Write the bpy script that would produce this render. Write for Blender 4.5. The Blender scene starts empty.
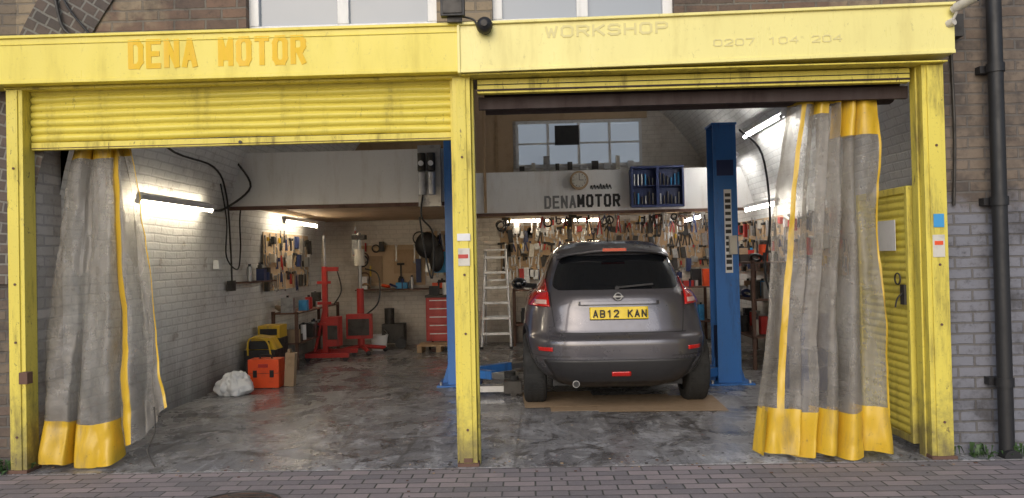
import bpy, math, random
import numpy as np
from mathutils import Vector, Matrix, noise
R=random.Random(7)
sc=bpy.context.scene
# ------------------------------------------------------------------ node helpers
class G:
    def __init__(s,nt): s.nt=nt
    def n(s,t): return s.nt.nodes.new(t)
    def put(s,sock,v):
        if hasattr(v,'is_output'): s.nt.links.new(v,sock)
        else:
            if isinstance(v,(tuple,list)) and len(v)==3 and sock.type=='RGBA': v=(*v,1)
            sock.default_value=v
    def obj(s): return s.n('ShaderNodeTexCoord').outputs['Object']
    def vec(s,ax):
        tc=s.n('ShaderNodeTexCoord')
        if ax=='uv': return tc.outputs['UV']
        if ax=='xyz': return tc.outputs['Object']
        sp=s.n('ShaderNodeSeparateXYZ'); s.put(sp.inputs[0],tc.outputs['Object'])
        cb=s.n('ShaderNodeCombineXYZ')
        for i,c in enumerate(ax): s.put(cb.inputs[i],sp.outputs[c.upper()])
        return cb.outputs[0]
    def sep(s,v,i):
        sp=s.n('ShaderNodeSeparateXYZ'); s.put(sp.inputs[0],v); return sp.outputs[i]
    def scale(s,v,k):
        m=s.n('ShaderNodeMapping'); s.put(m.inputs['Vector'],v); m.inputs['Scale'].default_value=k; return m.outputs[0]
    def noise(s,v,sc_,det=4,ro=.6,dist=0):
        t=s.n('ShaderNodeTexNoise'); s.put(t.inputs['Vector'],v); t.inputs['Scale'].default_value=sc_
        t.inputs['Detail'].default_value=min(det,5); t.inputs['Roughness'].default_value=ro; t.inputs['Distortion'].default_value=dist
        return t.outputs['Fac']
    def vor(s,v,sc_,feat='F1'):
        t=s.n('ShaderNodeTexVoronoi'); t.feature=feat; s.put(t.inputs['Vector'],v); t.inputs['Scale'].default_value=sc_; return t.outputs['Distance']
    def ramp(s,f,a,b,va=0.,vb=1.):
        m=s.n('ShaderNodeMapRange'); m.interpolation_type='SMOOTHSTEP'; s.put(m.inputs['Value'],f)
        m.inputs['From Min'].default_value=a; m.inputs['From Max'].default_value=b
        m.inputs['To Min'].default_value=va; m.inputs['To Max'].default_value=vb; return m.outputs[0]
    def mix(s,f,a,b,mode='MIX'):
        m=s.n('ShaderNodeMix'); m.data_type='RGBA'; m.blend_type=mode
        s.put(m.inputs[0],f); s.put(m.inputs[6],a); s.put(m.inputs[7],b); return m.outputs[2]
    def math(s,op,a,b=0.):
        m=s.n('ShaderNodeMath'); m.operation=op; s.put(m.inputs[0],a); s.put(m.inputs[1],b); return m.outputs[0]
    def bump(s,h,st=.3,d=.01):
        b=s.n('ShaderNodeBump'); b.inputs['Strength'].default_value=st; b.inputs['Distance'].default_value=d
        s.put(b.inputs['Height'],h); return b.outputs[0]
def M(name):
    m=bpy.data.materials.new(name); m.use_nodes=True; nt=m.node_tree
    return m,G(nt),nt.nodes['Principled BSDF']
def paint(name,col,dirt=(.08,.07,.05),amt=.5,rough=.45,scale=4,streak=True,metal=0.,spec=.5,bump=.15,coat=0,low=0,chips=0):
    m,g,b=M(name); o=g.obj()
    v=g.scale(o,(1,1,.18)) if streak else o
    f=g.noise(v,scale*2.2,5,.7); f1=g.ramp(f,.48,.78,0,amt)
    f2=g.ramp(g.noise(o,scale*14,4,.7),.58,.8,0,amt*.9)
    c=g.mix(g.noise(o,1.3,2),tuple(x*.86 for x in col),tuple(min(1,x*1.1) for x in col))
    c=g.mix(f1,c,dirt); c=g.mix(f2,c,tuple(x*.6 for x in dirt))
    if chips: c=g.mix(g.ramp(g.noise(g.scale(o,(1.6,1,.5)),17,5,.8,.6),.625,.66,0,chips),c,(.09,.06,.04))
    if low:
        e=g.math('ADD',g.sep(o,2),g.math('MULTIPLY',g.noise(o,9,4,.7),-1.)); c=g.mix(g.ramp(e,-.6,.1,low,0),c,(.10,.085,.06))
    g.put(b.inputs['Base Color'],c); g.put(b.inputs['Roughness'],g.ramp(f,.3,.8,rough*.8,min(1,rough*1.5)))
    b.inputs['Metallic'].default_value=metal; b.inputs['Specular IOR Level'].default_value=spec
    b.inputs['Coat Weight'].default_value=coat; b.inputs['Coat Roughness'].default_value=.05
    if bump: g.put(b.inputs['Normal'],g.bump(g.noise(o,40,2),bump,.004))
    return m
def brickmat(name,ax,c1,c2,mortar,bw=.225,bh=.075,ms=.009,grime=(.05,.045,.04),gamt=.6,patch=None,bs=.7,rough=.8,lowdirt=0,palez=None,flake=0):
    m,g,b=M(name); v=g.vec(ax); o=g.obj()
    nz=g.n('ShaderNodeTexNoise'); g.put(nz.inputs['Vector'],v); nz.inputs['Scale'].default_value=7
    vm=g.n('ShaderNodeVectorMath'); vm.operation='MULTIPLY_ADD'; g.put(vm.inputs[0],nz.outputs['Color']); vm.inputs[1].default_value=(.014,.014,0); g.put(vm.inputs[2],v)
    t=g.n('ShaderNodeTexBrick'); g.put(t.inputs['Vector'],vm.outputs[0]); t.inputs['Scale'].default_value=1
    t.inputs['Brick Width'].default_value=bw; t.inputs['Row Height'].default_value=bh; t.inputs['Mortar Size'].default_value=ms
    t.inputs['Mortar Smooth'].default_value=.4; t.inputs['Bias'].default_value=-.1
    g.put(t.inputs['Color1'],c1); g.put(t.inputs['Color2'],c2); g.put(t.inputs['Mortar'],mortar)
    c=t.outputs['Color']
    if patch: c=g.mix(g.ramp(g.noise(v,1.1,5,.65),.47,.56),c,g.mix(g.math('MULTIPLY',t.outputs['Fac'],.7),patch,mortar))
    if palez:
        e=g.math('ADD',g.sep(o,2),g.math('MULTIPLY',g.noise(v,3,5,.7),.5))
        c=g.mix(g.ramp(e,palez[0]-.06,palez[0]+.1,.85,0),c,g.mix(g.math('MULTIPLY',t.outputs['Fac'],.8),palez[1],mortar))
    c=g.mix(g.ramp(g.noise(v,2.3,5,.7),.45,.75,0,gamt),c,grime)
    c=g.mix(g.ramp(g.noise(v,19,4,.7),.5,.8,0,gamt*.8),c,grime)
    if flake: c=g.mix(g.ramp(g.noise(v,4.5,5,.75),.60,.66,0,flake),c,(.26,.20,.16))
    if lowdirt:
        e=g.math('ADD',g.sep(o,2),g.math('MULTIPLY',g.noise(g.scale(v,(1,.3,1)),3,5,.7),-1.0))
        c=g.mix(g.ramp(e,-.6,.25,lowdirt,0),c,(.16,.145,.13))
    g.put(b.inputs['Base Color'],c); b.inputs['Roughness'].default_value=rough
    h=g.math('ADD',g.math('MULTIPLY',t.outputs['Fac'],-1.),g.math('MULTIPLY',g.noise(v,30,4),.8))
    g.put(b.inputs['Normal'],g.bump(h,bs,.008)); return m
def plain(name,col,rough=.5,metal=0.,amt=.25,emit=None,es=0,coat=0):
    if emit:
        m,g,b=M(name); b.inputs['Base Color'].default_value=(*col,1); b.inputs['Emission Color'].default_value=(*emit,1); b.inputs['Emission Strength'].default_value=es; return m
    m,g,b=M(name); f=g.noise(g.obj(),9,3,.7)
    g.put(b.inputs['Base Color'],g.mix(g.ramp(f,.45,.75,0,amt*1.5),col,tuple(x*.35 for x in col))); g.put(b.inputs['Roughness'],g.ramp(f,.3,.8,rough*.85,min(1,rough*1.3)))
    b.inputs['Metallic'].default_value=metal; return m
# ------------------------------------------------------------------ materials
m_yelpost=paint('yellow_post_paint',(.74,.62,.10),(.16,.12,.04),.9,.5,4,low=.8,chips=.75)
m_fascL=paint('fascia_paint_left',(.80,.67,.09),(.42,.32,.06),.38,.32,2,chips=.25)
m_fascR=paint('fascia_paint_right',(.86,.77,.28),(.48,.38,.12),.35,.32,2,chips=.2)
m_shut=paint('shutter_paint',(.76,.64,.10),(.26,.20,.05),.6,.45,3,chips=.35)
m_letterY=paint('letter_yellow',(.84,.52,.01),(.8,.6,.05),.5,.5,5)
m_letterG=paint('letter_faded',(.74,.66,.30),(.85,.75,.3),.9,.6,6)
m_vault=brickmat('whitewashed_brick_vault','uv',(.80,.80,.78),(.75,.76,.75),(.64,.64,.63),grime=(.42,.40,.38),gamt=.5,bs=.5,lowdirt=.85,rough=.5,flake=.5)
m_back=brickmat('whitewashed_brick_back','xzy',(.72,.67,.60),(.66,.62,.56),(.60,.56,.5),grime=(.28,.22,.17),gamt=.5,bs=.4,lowdirt=.6)
m_brick=brickmat('london_stock_brick','xzy',(.14,.10,.08),(.07,.058,.05),(.115,.105,.095),patch=(.17,.135,.10),grime=(.035,.031,.03),gamt=.8)
m_brickR=brickmat('london_stock_brick_glazed','xzy',(.14,.105,.08),(.07,.06,.055),(.12,.11,.10),patch=(.19,.15,.115),grime=(.04,.036,.036),gamt=.8,palez=(1.95,(.20,.21,.25)))
m_brick2=brickmat('upper_brick','xzy',(.19,.12,.085),(.11,.08,.065),(.17,.15,.125),patch=(.28,.22,.15),grime=(.045,.038,.035),gamt=.7)
m_jamb=brickmat('jamb_brick','yzx',(.50,.47,.43),(.30,.28,.25),(.36,.34,.32),grime=(.14,.12,.11),gamt=.6,flake=.6)
m_arch=brickmat('arch_ring_brick','uv',(.12,.09,.075),(.07,.06,.055),(.2,.19,.17),bw=.11,bh=.075,grime=(.03,.03,.03))
def paving():
    m,g,b=M('block_paving'); o=g.obj()
    t=g.n('ShaderNodeTexBrick'); g.put(t.inputs['Vector'],o); t.inputs['Scale'].default_value=1
    t.inputs['Brick Width'].default_value=.2; t.inputs['Row Height'].default_value=.1; t.inputs['Mortar Size'].default_value=.006; t.inputs['Mortar Smooth'].default_value=.3
    g.put(t.inputs['Color1'],(.34,.28,.28)); g.put(t.inputs['Color2'],(.19,.17,.18)); g.put(t.inputs['Mortar'],(.06,.06,.05))
    c=g.mix(g.ramp(g.noise(o,1.5,5,.7),.4,.7,0,.5),t.outputs['Color'],(.16,.15,.15))
    c=g.mix(g.ramp(g.noise(o,45,4,.8),.5,.8,0,.5),c,(.42,.40,.39))
    c=g.mix(g.ramp(g.vor(o,2.2),.03,.06,.5,0),c,(.4,.38,.36))
    g.put(b.inputs['Base Color'],c); b.inputs['Roughness'].default_value=.75
    h=g.math('ADD',g.math('MULTIPLY',t.outputs['Fac'],-1.),g.math('MULTIPLY',g.noise(o,60,4),.4))
    g.put(b.inputs['Normal'],g.bump(h,.8,.006)); return m
m_pav=paving()
def floorm():
    m,g,b=M('oily_concrete'); o=g.obj()
    n1=g.noise(o,.9,5,.65,.6); n2=g.noise(g.scale(o,(1,.5,1)),5,5,.75,1.2); n3=g.noise(o,30,5,.8)
    c=g.mix(g.ramp(n1,.3,.7),(.29,.285,.29),(.17,.165,.168))
    c=g.mix(g.ramp(n2,.5,.62,0,.75),c,(.44,.44,.455))
    c=g.mix(g.ramp(n3,.50,.68,0,.8),c,(.08,.077,.073))
    c=g.mix(g.ramp(g.noise(o,2.1,5,.75,1.5),.51,.62,0,.85),c,(.07,.064,.06))
    c=g.mix(g.ramp(g.noise(g.scale(o,(3,.35,1)),3,5,.7,.5),.54,.64,0,.6),c,(.08,.075,.07))
    cr=g.vor(o,.42,'DISTANCE_TO_EDGE'); c=g.mix(g.ramp(cr,0,.006,.6,0),c,(.06,.06,.055))
    g.put(b.inputs['Base Color'],c)
    g.put(b.inputs['Roughness'],g.ramp(g.noise(o,1.7,5,.7,.8),.40,.62,.13,.5))
    g.put(b.inputs['Normal'],g.bump(g.math('ADD',n3,g.math('MULTIPLY',n2,2.)),.3,.006)); return m
m_floor=floorm()
m_asph=paint('asphalt',(.055,.055,.055),(.03,.03,.03),.4,.85,6,False)
m_kerb=plain('kerb_stone',(.3,.3,.29),.8)
m_white=paint('white_panel',(.82,.81,.79),(.45,.38,.3),.45,.5,2.2)
m_whitef=paint('white_frame',(.8,.8,.8),(.3,.3,.28),.3,.4,4)
m_blue=paint('lift_blue',(.04,.17,.50),(.02,.03,.06),.5,.35,4,chips=.4)
m_dkblue=paint('cabinet_blue',(.02,.035,.12),(.01,.01,.02),.4,.4,4)
m_red=paint('red_enamel',(.45,.03,.025),(.05,.02,.02),.7,.4,4,chips=.4)
m_orange=paint('orange_plastic',(.80,.09,.02),(.2,.03,.02),.3,.4,4,False)
m_black=plain('black_plastic',(.018,.018,.02),.5)
m_rubber=plain('rubber',(.022,.022,.022),.8)
m_dark=plain('dark_metal',(.06,.055,.05),.55,.4,.4)
m_steel=plain('steel',(.42,.42,.42),.35,.85,.4)
m_alu=plain('aluminium',(.65,.65,.66),.4,.5,.3)
m_wood=paint('board',(.42,.29,.17),(.15,.1,.06),.5,.7,3,False)
m_tan=paint('plywood',(.52,.38,.24),(.25,.16,.1),.4,.7,2,False)
m_card=paint('cardboard',(.34,.24,.15),(.15,.1,.06),.5,.8,3,False)
m_rust=paint('rusty_dark',(.13,.07,.05),(.03,.02,.02),.6,.8,3)
m_dkbrown=paint('dark_brown_steel',(.045,.028,.025),(.02,.015,.015),.6,.8,3)  # near-black brown for the shutter rolls, the strip below and the bar line
m_cyel=paint('curtain_yellow_vinyl',(.64,.41,.03),(.24,.17,.08),.9,.35,3,True,0,.5,.1)
m_greentag=plain('green_leaf',(.05,.10,.03),.5)
m_bag=plain('white_polythene',(.8,.8,.8),.35,0,.05)
m_cream=plain('cream_plastic',(.6,.57,.5),.5)
m_paper=plain('paper',(.75,.75,.75),.7,0,.1)
m_skyblue=plain('sticker_blue',(.05,.3,.6),.5)
m_gletter=plain('grey_lettering',(.2,.2,.2),.6)
m_tube=plain('lit_tube',(1,.9,.7),emit=(1,.86,.64),es=38)
m_tube2=plain('lit_tube_cool',(1,.95,.85),emit=(1,.95,.88),es=40)
m_tube3=plain('lit_tube_strong',(1,.97,.9),emit=(1,.97,.92),es=75)
m_glowpane=plain('glowing_frosted_pane',(.4,.44,.47),emit=(.72,.84,1),es=.22)  # weak emission put into the panes, standing in for daylight from beyond
def pvc():
    m,g,b=M('dirty_clear_vinyl'); o=g.obj()
    f=g.noise(g.scale(o,(1,1,.25)),6,5,.7); f2=g.noise(o,2,5,.7); f3=g.noise(g.scale(o,(1,1,2.5)),12,4,.7,.8)
    c=g.mix(g.ramp(f,.35,.7),(.56,.53,.49),(.34,.31,.27)); c=g.mix(g.ramp(f2,.5,.75,0,.6),c,(.20,.17,.14))
    g.put(b.inputs['Base Color'],c); b.inputs['Roughness'].default_value=.16; b.inputs['Specular IOR Level'].default_value=.9
    g.put(b.inputs['Normal'],g.bump(f3,.5,.03))
    tr=g.n('ShaderNodeBsdfTransparent'); tl=g.n('ShaderNodeBsdfTranslucent'); g.put(tl.inputs[0],c)
    tr.inputs[0].default_value=(.95,.93,.88,1)
    m1=g.n('ShaderNodeMixShader'); m1.inputs[0].default_value=.22; g.put(m1.inputs[1],b.outputs[0]); g.put(m1.inputs[2],tl.outputs[0])
    m2=g.n('ShaderNodeMixShader'); g.put(m2.inputs[0],g.ramp(g.math('ADD',g.math('MULTIPLY',f,.5),g.math('MULTIPLY',f2,.5)),.38,.60,.80,.42)); g.put(m2.inputs[1],m1.outputs[0]); g.put(m2.inputs[2],tr.outputs[0])
    out=[x for x in m.node_tree.nodes if x.type=='OUTPUT_MATERIAL'][0]; g.put(out.inputs[0],m2.outputs[0]); return m
m_pvc=pvc()
def glassm(name,col,rough=.06):
    m,g,b=M(name); o=g.obj(); b.inputs['Base Color'].default_value=(*col,1)
    g.put(b.inputs['Roughness'],g.ramp(g.noise(o,5,4),.3,.8,rough,rough*3)); b.inputs['Specular IOR Level'].default_value=.8; return m
m_pane=glassm('window_pane',(.24,.27,.31),.08)
m_paneD=glassm('frosted_pane',(.55,.60,.64),.25)
# ------------------------------------------------------------------ mesh builder
class MB:
    def __init__(s): s.v=[];s.f=[];s.m=[];s.s=[];s.mats=[];s.T=Matrix.Identity(4)
    def mi(s,m):
        if m not in s.mats: s.mats.append(m)
        return s.mats.index(m)
    def add(s,vs,fs,m,smooth=False):
        o=len(s.v); s.v+=[tuple(s.T@Vector(v)) for v in vs]; k=s.mi(m)
        for f in fs: s.f.append([o+i for i in f]); s.m.append(k); s.s.append(smooth)
    def box(s,x0,x1,y0,y1,z0,z1,m):
        vs=[(x,y,z) for z in(z0,z1) for y in(y0,y1) for x in(x0,x1)]
        s.add(vs,[(0,2,3,1),(4,5,7,6),(0,1,5,4),(2,6,7,3),(0,4,6,2),(1,3,7,5)],m)
    def cyl(s,p0,p1,r,m,n=16,r1=None,cap=True):
        p0=Vector(p0);p1=Vector(p1); r1=r if r1 is None else r1; d=(p1-p0).normalized()
        a=d.orthogonal().normalized(); b=d.cross(a)
        c0=[p0+r*(a*math.cos(t)+b*math.sin(t)) for t in [2*math.pi*i/n for i in range(n)]]
        c1=[p1+r1*(a*math.cos(t)+b*math.sin(t)) for t in [2*math.pi*i/n for i in range(n)]]
        s.add(c0+c1,[(i,(i+1)%n,n+(i+1)%n,n+i) for i in range(n)],m,True)
        if cap: s.add(c0,[list(range(n))[::-1]],m); s.add(c1,[list(range(n))],m)
    def ring(s,c,axis,R0,r,m,n=32,k=10,a0=0,a1=2*math.pi):
        c=Vector(c);d=Vector(axis).normalized();a=d.orthogonal().normalized();b=d.cross(a)
        full=abs(a1-a0-2*math.pi)<1e-6; N=n if full else n+1; vs=[]
        for i in range(N):
            t=a0+(a1-a0)*i/n; e=a*math.cos(t)+b*math.sin(t)
            for j in range(k):
                q=2*math.pi*j/k; vs.append(c+e*(R0+r*math.cos(q))+d*r*math.sin(q))
        fs=[]
        for i in range(n):
            i2=(i+1)%N
            for j in range(k): fs.append((i*k+j,i2*k+j,i2*k+(j+1)%k,i*k+(j+1)%k))
        s.add(vs,fs,m,True)
    def sphere(s,c,r,m,n=16,h=10,sc_=(1,1,1)):
        vs=[];fs=[]
        for i in range(h+1):
            p=math.pi*i/h
            for j in range(n):
                t=2*math.pi*j/n; vs.append((c[0]+r*sc_[0]*math.sin(p)*math.cos(t),c[1]+r*sc_[1]*math.sin(p)*math.sin(t),c[2]+r*sc_[2]*math.cos(p)))
        for i in range(h):
            for j in range(n): fs.append((i*n+j,(i+1)*n+j,(i+1)*n+(j+1)%n,i*n+(j+1)%n))
        s.add(vs,fs,m,True)
    def prism(s,pts,y0,y1,m):
        n=len(pts); vs=[(x,y0,z) for x,z in pts]+[(x,y1,z) for x,z in pts]
        s.add(vs,[list(range(n)),list(range(n,2*n))[::-1]]+[(i,n+i,n+(i+1)%n,(i+1)%n) for i in range(n)],m)
    def path(s,pts,r,m,n=8):
        P=[Vector(p) for p in pts]
        Q=[]
        for i in range(len(P)-1):
            p0=P[max(0,i-1)];p1=P[i];p2=P[i+1];p3=P[min(len(P)-1,i+2)]
            for k in range(6):
                t=k/6; Q.append(.5*((2*p1)+(p2-p0)*t+(2*p0-5*p1+4*p2-p3)*t*t+(3*p1-p0-3*p2+p3)*t**3))
        Q.append(P[-1]); vs=[];fs=[]
        a=None
        for i,q in enumerate(Q):
            d=(Q[min(i+1,len(Q)-1)]-Q[max(i-1,0)]).normalized()
            if a is None: a=d.orthogonal().normalized()
            a=(a-d*a.dot(d)).normalized(); b=d.cross(a)
            vs+=[q+r*(a*math.cos(2*math.pi*j/n)+b*math.sin(2*math.pi*j/n)) for j in range(n)]
        for i in range(len(Q)-1):
            for j in range(n): fs.append((i*n+j,i*n+(j+1)%n,(i+1)*n+(j+1)%n,(i+1)*n+j))
        s.add(vs,fs,m,True)
    def make(s,name,parent=None,bevel=0):
        me=bpy.data.meshes.new(name); me.from_pydata(s.v,[],s.f)
        for m in s.mats: me.materials.append(m)
        me.polygons.foreach_set('material_index',s.m); me.polygons.foreach_set('use_smooth',s.s); me.update()
        o=bpy.data.objects.new(name,me); sc.collection.objects.link(o)
        if parent: o.parent=parent
        if bevel:
            b=o.modifiers.new('bevel','BEVEL'); b.width=bevel; b.segments=2; b.limit_method='ANGLE'; b.angle_limit=math.radians(40)
        return o
def empty(name):
    e=bpy.data.objects.new(name,None); sc.collection.objects.link(e); return e
def grid(name,fn,nu,nv,mats,parent=None,midx=None,uv=None,thick=0,flip=False):
    vs=[fn(i/nu,j/nv) for j in range(nv+1) for i in range(nu+1)]
    fs=[];mi=[]
    for j in range(nv):
        for i in range(nu):
            q=[j*(nu+1)+i,j*(nu+1)+i+1,(j+1)*(nu+1)+i+1,(j+1)*(nu+1)+i]
            fs.append(q[::-1] if flip else q); mi.append(midx((i+.5)/nu,(j+.5)/nv) if midx else 0)
    me=bpy.data.meshes.new(name); me.from_pydata(vs,[],fs)
    for m in mats: me.materials.append(m)
    me.polygons.foreach_set('material_index',mi); me.polygons.foreach_set('use_smooth',[True]*len(fs))
    if uv:
        l=me.uv_layers.new(name='UVMap')
        for p in me.polygons:
            for li in p.loop_indices:
                vi=me.loops[li].vertex_index; l.data[li].uv=uv((vi%(nu+1))/nu,(vi//(nu+1))/nv)
    me.update(); o=bpy.data.objects.new(name,me); sc.collection.objects.link(o)
    if parent: o.parent=parent
    if thick: s=o.modifiers.new('s','SOLIDIFY'); s.thickness=thick; s.offset=0
    return o
# block lettering made of strokes
GL={'D':[[(0,0),(0,1),(.7,1),(1,.82),(1,.18),(.7,0),(0,0)]],'E':[[(1,1),(0,1),(0,0),(1,0)],[(0,.5),(.85,.5)]],'N':[[(0,0),(0,1)],[(1,0),(1,1)],[(0,1),(1,0)]],
'A':[[(0,0),(.5,1),(1,0)],[(.2,.3),(.8,.3)]],'M':[[(0,0),(0,1)],[(1,0),(1,1)],[(0,1),(.5,.25),(1,1)]],'O':[[(.2,0),(0,.18),(0,.82),(.2,1),(.8,1),(1,.82),(1,.18),(.8,0),(.2,0)]],
'T':[[(0,1),(1,1)],[(.5,0),(.5,1)]],'R':[[(0,0),(0,1),(.8,1),(1,.85),(1,.62),(.8,.48),(0,.48)],[(.5,.48),(1,0)]],'W':[[(0,1),(.25,0),(.5,.8),(.75,0),(1,1)]],
'K':[[(0,0),(0,1)],[(1,1),(.05,.45)],[(.3,.6),(1,0)]],'S':[[(1,.85),(.8,1),(.2,1),(0,.85),(0,.62),(.2,.5),(.8,.5),(1,.38),(1,.15),(.8,0),(.2,0),(0,.15)]],
'H':[[(0,0),(0,1)],[(1,0),(1,1)],[(0,.5),(1,.5)]],'P':[[(0,0),(0,1),(.8,1),(1,.85),(1,.62),(.8,.48),(0,.48)]],'I':[[(.5,0),(.5,1)]],'C':[[(1,.82),(.8,1),(.2,1),(0,.82),(0,.18),(.2,0),(.8,0),(1,.18)]],
'G':[[(1,.82),(.8,1),(.2,1),(0,.82),(0,.18),(.2,0),(.8,0),(1,.18),(1,.45),(.6,.45)]],'V':[[(0,1),(.5,0),(1,1)]],'B':[[(0,0),(0,1),(.8,1),(1,.85),(1,.62),(.8,.5),(0,.5)],[(.8,.5),(1,.35),(1,.15),(.8,0),(0,0)]],
'1':[[(.2,.8),(.6,1),(.6,0)]],'2':[[(0,.82),(.2,1),(.8,1),(1,.82),(1,.6),(0,0),(1,0)]],'0':[[(.2,0),(0,.18),(0,.82),(.2,1),(.8,1),(1,.82),(1,.18),(.8,0),(.2,0)]],'7':[[(0,1),(1,1),(.4,0)]],'4':[[(.8,0),(.8,1),(0,.35),(1,.35)]]}
def blocktext(name,s_,x0,x1,z0,z1,y,mat,parent,t,slope=0,gap=.28):
    w=MB(); n=len(s_); adv=(x1-x0)/(n-.2); cw=adv/(1+gap); k=0
    for i,ch in enumerate(s_):
        if ch not in GL: continue
        ox=x0+i*adv
        for pl in GL[ch]:
            P=[(ox+t/2+p[0]*(cw-t),z0+t/2+p[1]*(z1-z0-t)) for p in pl]
            for a,b in zip(P[:-1],P[1:]):
                d=Vector((b[0]-a[0],b[1]-a[1])); l=d.length; d/=l; nn=Vector((-d.y,d.x))*t/2; e=d*t*.42
                k+=1; q=[Vector(a)-e-nn,Vector(b)+e-nn,Vector(b)+e+nn,Vector(a)-e+nn]
                w.prism([(v.x,v.y+slope*(v.x-x0)) for v in q],y-.0012-.00009*(k%17),y+.002+.0001*(k%17),mat)
    return w.make(name,parent)
# ------------------------------------------------------------------ ground
g_=MB(); g_.add([(-200,-200,-.12),(200,-200,-.12),(200,200,-.12),(-200,200,-.12)],[(0,1,2,3)],m_asph); g_.make('ground')
p=MB(); p.box(-20,20,-2.2,5.12,-.119,0,m_pav); p.box(-20,20,-2.35,-2.203,-.119,.004,m_kerb); p.make('pavement')
f=MB(); f.box(-3.75,3.5,5.123,13.0,-.1,.004,m_floor); f.make('garage_floor')
mh=MB(); mh.cyl((-1.75,4.38,-.02),(-1.75,4.38,.004),.26,m_rust,40); mh.ring((-1.75,4.38,.004),(0,0,1),.265,.008,m_dark,40,6)
for i in range(-4,5):
    w=math.sqrt(.23**2-(i*.05)**2) if abs(i*.05)<.23 else .05
    mh.box(-1.75-w,-1.75+w,4.38+i*.05-.008,4.38+i*.05+.008,.004,.009,m_dark)
mh.make('manhole_cover')
# ------------------------------------------------------------------ building
B=empty('railway_arch_garage')
CX,CZ,RR=-.1,1.3,3.45
YF,YB=5.30,12.8
w=MB()
w.box(-14,-3.62,YF,5.6,-.1,8,m_brick); w.box(2.80,14,YF,5.6,-.1,8,m_brickR)
W1=(-1.97,-.62,3.03,4.3); W2=(-.23,1.04,3.03,4.3)
w.box(-3.62,2.80,YF,5.6,2.66,3.03,m_brick2); w.box(-3.62,2.80,YF,5.6,4.3,8,m_brick2)
w.box(-3.62,W1[0],YF,5.6,3.03,4.3,m_brick2); w.box(W1[1],W2[0],YF,5.6,3.03,4.3,m_brick2); w.box(W2[1],2.80,YF,5.6,3.03,4.3,m_brick2)
w.make('facade_wall',B)
w=MB(); w.box(-14,14,5.603,14.5,7.6,8,m_brick2); w.box(-14,-13.7,5.603,14.5,-.1,7.597,m_brick2); w.box(13.7,14,5.603,14.5,-.1,7.597,m_brick2); w.box(-14,14,14.503,14.8,-.1,8,m_brick2); w.make('viaduct_body',B)
w=MB(); w.box(-3.7,-3.50,5.31,5.60,0,2.655,m_jamb); w.box(2.785,2.799,5.32,5.59,0,2.655,m_jamb); w.make('brick_jambs',B)
for (x0,x1,z0,z1) in (W1,W2):
    w=MB(); y=5.36
    w.box(x0,x1,y,y+.06,z0,z0+.07,m_whitef); w.box(x0,x1,y,y+.06,z1-.07,z1,m_whitef); w.box(x0-.0,x0+.07,y-.002,y+.058,z0+.07,z1-.07,m_whitef); w.box(x1-.07,x1,y-.002,y+.058,z0+.07,z1-.07,m_whitef)
    xm=(x0+x1)/2; w.box(xm-.04,xm+.04,y-.002,y+.058,z0+.07,z1-.07,m_whitef); w.box(x0+.06,x1-.06,y+.03,y+.04,z0+.06,z1-.06,m_pane)
    w.box(x0-.05,x1+.05,5.26,5.37,z0-.04,z0-.003,m_kerb); w.make('window',B,.004)
def ringf(u,v):
    a=math.pi*(1-u*.72); r=3.45+.46*v; return (CX+r*math.cos(a),5.285,CZ+r*math.sin(a))
grid('arch_ring',ringf,90,4,[m_arch],B,None,lambda u,v:(.46*v,u*math.pi*3.7*.72))
prof=[]
for i in range(9): prof.append((CX-RR,CZ*i/8))
for i in range(1,64): a=math.pi*(1-i/64); prof.append((CX+RR*math.cos(a),CZ+RR*math.sin(a)))
for i in range(9): prof.append((CX+RR,CZ*(8-i)/8))
L=[0]
for i in range(1,len(prof)): L.append(L[-1]+math.dist(prof[i],prof[i-1]))
NP=len(prof)-1
def vf(u,v):
    i=round(v*NP); x,z=prof[i]; y=5.58+(YB-5.58)*u
    q=noise.noise(Vector((x*.6,y*.6,z*.6)))*.035+noise.noise(Vector((x*3,y*3,z*3)))*.008
    return (x+q*(1 if x<CX else -1),y,z-abs(q)*(1 if z>1.4 else 0))
grid('vault_lining',vf,60,NP,[m_vault],B,None,lambda u,v:(u*(YB-5.58),L[round(v*NP)]))
w=MB(); w.box(CX-RR-.3,CX+RR+.3,YB,YB+.25,0,5,m_back); w.make('back_wall',B)
w=MB(); w.box(-3.6,2.79,5.603,5.66,2.7,5,m_white); w.make('head_wall_lining',B)
w=MB()
def vx(z): return math.sqrt(max(0,RR*RR-(z-CZ)**2))
w.prism([(CX-vx(2.06)-.1,2.06),(-.92,2.06),(-.92,2.69),(CX-vx(2.69)-.1,2.69)],8.7,8.76,m_white)
w.box(-3.6,-.98,8.762,12.79,2.10,2.2,m_tan); w.box(-.98,-.92,8.762,11.1,2.06,2.69,m_white)
w.box(CX-vx(2.06)-.1,-.93,8.685,8.698,2.03,2.075,m_rust)
w.prism([(-.92,2.06),(CX+vx(2.06)+.1,2.06),(CX+vx(2.67)+.1,2.67),(-.92,2.67)],11.1,11.16,m_white)
w.box(-.97,3.3,11.162,12.79,2.10,2.2,m_tan); w.box(-.91,3.2,11.085,11.098,2.03,2.075,m_rust)
w.box(-.66,-.62,11.07,11.099,2.08,4.0,m_wood)
w.make('mezzanine',B)
w=MB()
w.box(-1.1,-.25,12.72,12.79,2.2,4.3,m_tan); w.box(-.55,-.5,12.70,12.718,2.2,4.3,m_wood)
w.box(-3.0,-1.103,12.73,12.79,2.2,4.4,m_wood)
w.box(-.25,2.3,12.74,12.79,2.2,2.90,m_white); w.box(-.25,2.0,12.742,12.79,3.72,4.6,m_tan)
w.make('boarded_partition',B)
w=MB(); x0,x1,z0,z1=-.2,1.9,2.92,3.70
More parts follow.
